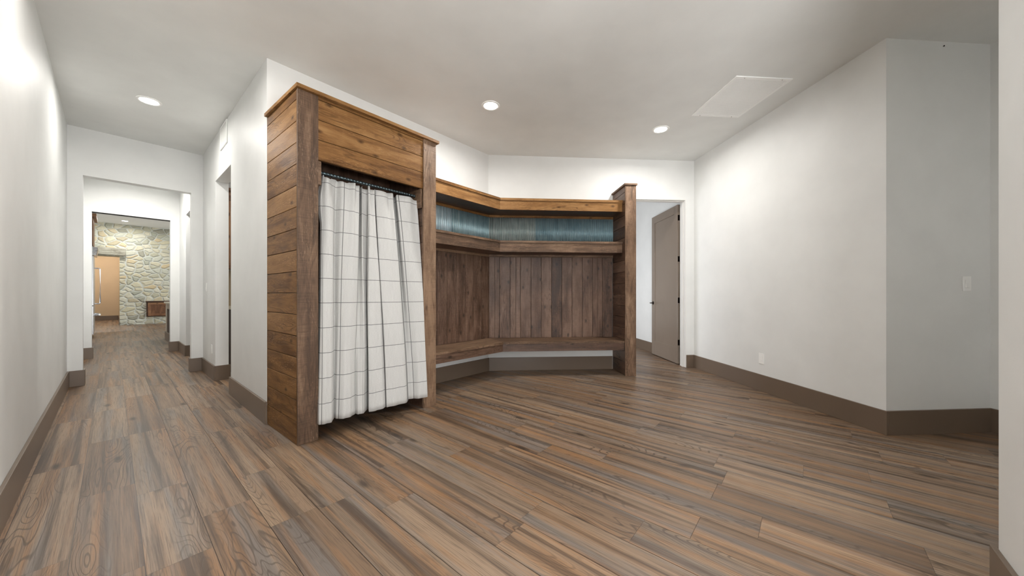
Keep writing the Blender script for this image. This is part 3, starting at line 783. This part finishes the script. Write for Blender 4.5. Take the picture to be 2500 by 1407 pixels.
# corrugated metal sheets
def sheet(side, s0, s1, off, mat, label, amp=0.0075, pitch=0.0315):
    m = MB(); n = int((s1 - s0) / pitch * 10); pts = []
    for i in range(n + 1):
        s_ = s0 + (s1 - s0) * i / n; d = off + amp * (1 + math.sin(2 * math.pi * s_ / pitch))
        p = Vector((s_, cy - d, 0)) if side == 'b' else H(3.412 - d, s_)
        pts.append((p, s_))
    for (p, a), (q, b) in zip(pts, pts[1:]):
        m.face([(p.x, p.y, 1.785), (q.x, q.y, 1.785), (q.x, q.y, 2.160), (p.x, p.y, 2.160)], [(a, 1.785), (b, 1.785), (b, 2.16), (a, 2.16)], .5, 0, True)
    o = m.build('corrugated_sheet', mat); tag(o, label, 'metal sheet', 'corrugated metal sheets between the shelves')
    wd = o.modifiers.new('weld', 'WELD'); wd.merge_threshold = 0.0001
    so = o.modifiers.new('gauge', 'SOLIDIFY'); so.thickness = 0.0008
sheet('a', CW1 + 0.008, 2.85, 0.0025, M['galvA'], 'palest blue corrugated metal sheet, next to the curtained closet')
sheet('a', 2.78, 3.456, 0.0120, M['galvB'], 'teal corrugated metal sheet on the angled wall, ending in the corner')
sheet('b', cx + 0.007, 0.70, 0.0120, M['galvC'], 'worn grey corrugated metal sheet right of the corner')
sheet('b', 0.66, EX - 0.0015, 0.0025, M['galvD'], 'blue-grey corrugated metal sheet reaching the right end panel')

# right end panel of the bench
ep = thing('end_panel', (1.9, 4.39, 0), 'tall narrow wooden end panel with a cap, right of the bench', 'end panel')
MB().box(FX, (1.825, 1.973), (4.39, 4.41), (0, 2.513), 2).build('front_post', CT, ep, 0.003)
zs = [0.0] + [0.03 + 0.15 * k for k in range(1, 17)] + [2.513]
m = MB(); planks(m, FX, (EX, EX + 0.018), (4.411, 4.859), zs, 1); m.build('side_panel', M['board'], ep, 0.0025)  # darker board colour here also stands in for shade on the inner side
m = MB(); planks(m, FX, (1.948, 1.966), (4.411, 4.859), zs, 1); m.build('side_panel', M['cedar'], ep, 0.0025)
MB().box(FX, (EX + 0.0185, 1.9475), (4.411, 4.859), (0, 2.50), 2).box(FX, (EX + 0.002, EX + 0.0184), (4.8591, 4.8598), (0, 2.50), 2).build('core', M['board'], ep)
MB().box(FX, (1.812, 1.986), (4.375, 4.859), (2.514, 2.538), 1).build('top_cap', CT, ep, 0.003)

# ------------------------------------------------------------------ laundry room furniture seen through the doorway
lb = thing('base_cabinet', H(6.3, 1.5), 'dark base cabinet seen through the hall doorway', 'cabinet')
MB().box(FH, (6.02, 6.64), (0.98, 2.7), (0.09, 0.87)).build('body', M['dark'], lb, 0.003)
MB().box(FH, (6.08, 6.64), (0.98, 2.7), (0.0, 0.09)).build('toe_kick', M['slot'], lb)
for k in range(4):
    a = 0.985 + 0.43 * k; MB().box(FH, (6.0, 6.019), (a, a + 0.42), (0.10, 0.68)).build('door', M['dark'], lb, 0.003); MB().box(FH, (6.0, 6.019), (a, a + 0.42), (0.69, 0.865)).build('drawer', M['dark'], lb, 0.003)
tag(MB().box(FH, (5.985, 6.645), (0.975, 2.72), (0.871, 0.905)).build('countertop', M['counter'], None, 0.004), 'pale stone countertop on the dark cabinet in the laundry room', 'countertop')
tag(MB().box(FH, (6.64, 6.658), (0.975, 2.72), (0.906, 1.44)).build('backsplash', M['tan']), 'tan backsplash above the laundry countertop', 'backsplash')
lu = thing('upper_cabinet', H(6.5, 1.5, 1.45), 'reddish wooden upper cabinet seen through the hall doorway', 'cabinet')
MB().box(FH, (6.30, 6.655), (0.98, 2.7), (1.45, 2.56), 2).build('body', M['kwood'], lu, 0.003)
for k in range(4):
    a = 0.985 + 0.43 * k; m = MB()
    for (p, q_, c0, c1, g_) in ((a, a + .06, 1.455, 2.50, 2), (a + .36, a + .42, 1.455, 2.50, 2), (a + .06, a + .36, 2.43, 2.50, 1), (a + .06, a + .36, 1.455, 1.525, 1)): m.box(FH, (6.28, 6.2995), (p, q_), (c0, c1), g_)
    m.box(FH, (6.290, 6.2995), (a + .06, a + .36), (1.525, 2.43), 2); m.build('door', M['kwood'], lu, 0.002)
MB().box(FH, (6.25, 6.655), (0.98, 2.72), (2.561, 2.60), 1).build('crown_molding', M['kwood'], lu, 0.006)

# ------------------------------------------------------------------ kitchen at the far end
bm_ = MB().box(FH, (18.06, 18.3), (-1.0, 0.314), (2.425, 2.685), 1)
fb = tag(bm_.build('lintel_beam', M['beam'], None, 0.02), 'weathered grey timber beam over the doorway in the stone wall', 'beam')

fr_ = thing('refrigerator', H(13.8, -0.68), 'tall stainless steel refrigerator left in the far kitchen', 'refrigerator')
MB().box(FH, (13.25, 14.30), (-1.05, -0.335), (0.08, 2.26)).build('body', M['steel'], fr_, 0.004)
MB().box(FH, (13.25, 14.30), (-1.05, -0.40), (0.0, 0.079)).build('toe_kick', M['slot'], fr_)
MB().box(FH, (13.26, 14.29), (-0.334, -0.295), (0.80, 2.02)).build('door', M['steel'], fr_, 0.004)
MB().box(FH, (13.26, 14.29), (-0.334, -0.295), (0.09, 0.79)).build('freezer_drawer', M['steel'], fr_, 0.004)
m = MB(); m.box(FH, (13.26, 14.29), (-0.334, -0.31), (2.03, 2.255))
for k in range(7): m.box(FH, (13.27, 14.28), (-0.309, -0.255 + 0.004 * k), (2.045 + 0.03 * k, 2.058 + 0.03 * k))
m.build('vent_grille', M['chrome'], fr_)
m = MB(); m.tube([H(14.15, -0.294, 0.83), H(14.15, -0.215, 0.83), H(14.15, -0.205, 0.85), H(14.15, -0.205, 1.74), H(14.15, -0.215, 1.76), H(14.15, -0.294, 1.76)], 0.014, 12)
m.build('door_handle', M['chrome'], fr_)
m = MB(); m.tube([H(13.4, -0.294, 0.56), H(13.4, -0.21, 0.56), H(14.2, -0.21, 0.56), H(14.2, -0.294, 0.56)], 0.022, 12); m.build('drawer_handle', M['chrome'], fr_)
oc = thing('upper_cabinet', H(13.8, -0.68, 2.27), 'brown wooden cabinet above the refrigerator', 'cabinet')
MB().box(FH, (13.25, 14.34), (-1.05, -0.325), (2.27, 2.98), 2).build('body', M['kwood'], oc, 0.003)
for a, b in ((13.26, 13.79), (13.80, 14.33)): MB().box(FH, (a, b), (-0.324, -0.30), (2.28, 2.94), 2).build('door', M['kwood'], oc, 0.004)
MB().prism([tuple(H(13.22, -1.05)[:2]), tuple(H(13.22, -0.25)[:2]), tuple(H(14.39, -0.25)[:2]), tuple(H(14.39, -1.05)[:2])], 2.981, 3.06, (-S, S)).build('crown_molding', M['kwood'], oc, 0.012)

il = thing('kitchen_island', H(10.9, 1.4), 'kitchen island with a cream and dark panelled end at the right of the opening', 'kitchen island')
MB().box(FH, (10.2, 11.66), (0.86, 1.9), (0.0, 0.86)).build('body', M['dark'], il, 0.003)
MB().box(FH, (11.50, 11.66), (0.838, 0.8595), (0.2, 0.86)).build('corner_post', M['cream'], il, 0.003)
m = MB(); m.box(FH, (10.3, 11.49), (0.838, 0.8595), (0.74, 0.86)); m.box(FH, (10.3, 10.42), (0.838, 0.8595), (0.2, 0.739)); m.box(FH, (11.38, 11.49), (0.838, 0.8595), (0.2, 0.739))
m.build('end_panel_frame', M['door'], il, 0.003)
MB().box(FH, (10.19, 11.675), (0.822, 0.8595), (0.0, 0.199)).build('base_molding', M['base'], il, 0.003)
MB().box(FH, (10.15, 11.70), (0.81, 1.95), (0.861, 0.90)).build('countertop', M['counter'], il, 0.004)

wc = thing('wall_cabinet', H(18.1, 1.15, 0.26), 'small knotty wooden cabinet door low in the stone wall', 'cabinet')
MB().box(FH, (18.14, 18.22), (0.81, 1.55), (0.262, 0.80), 1).build('frame', M['board'], wc, 0.004)
m = MB()
for (a, b, c0, c1, g_) in ((.845, .92, .29, .775, 2), (1.44, 1.515, .29, .775, 2), (.92, 1.44, .70, .775, 1), (.92, 1.44, .29, .365, 1)): m.box(FH, (18.115, 18.139), (a, b), (c0, c1), g_)
m.build('door_frame', M['kwood'], wc, 0.003)
MB().box(FH, (18.125, 18.139), (0.92, 1.44), (0.365, 0.70), 2).build('door_panel', M['kwood'], wc)
MB().box(FH, (18.09, 18.22), (0.79, 1.57), (0.801, 0.835), 1).build('top_cap', M['board'], wc, 0.004)
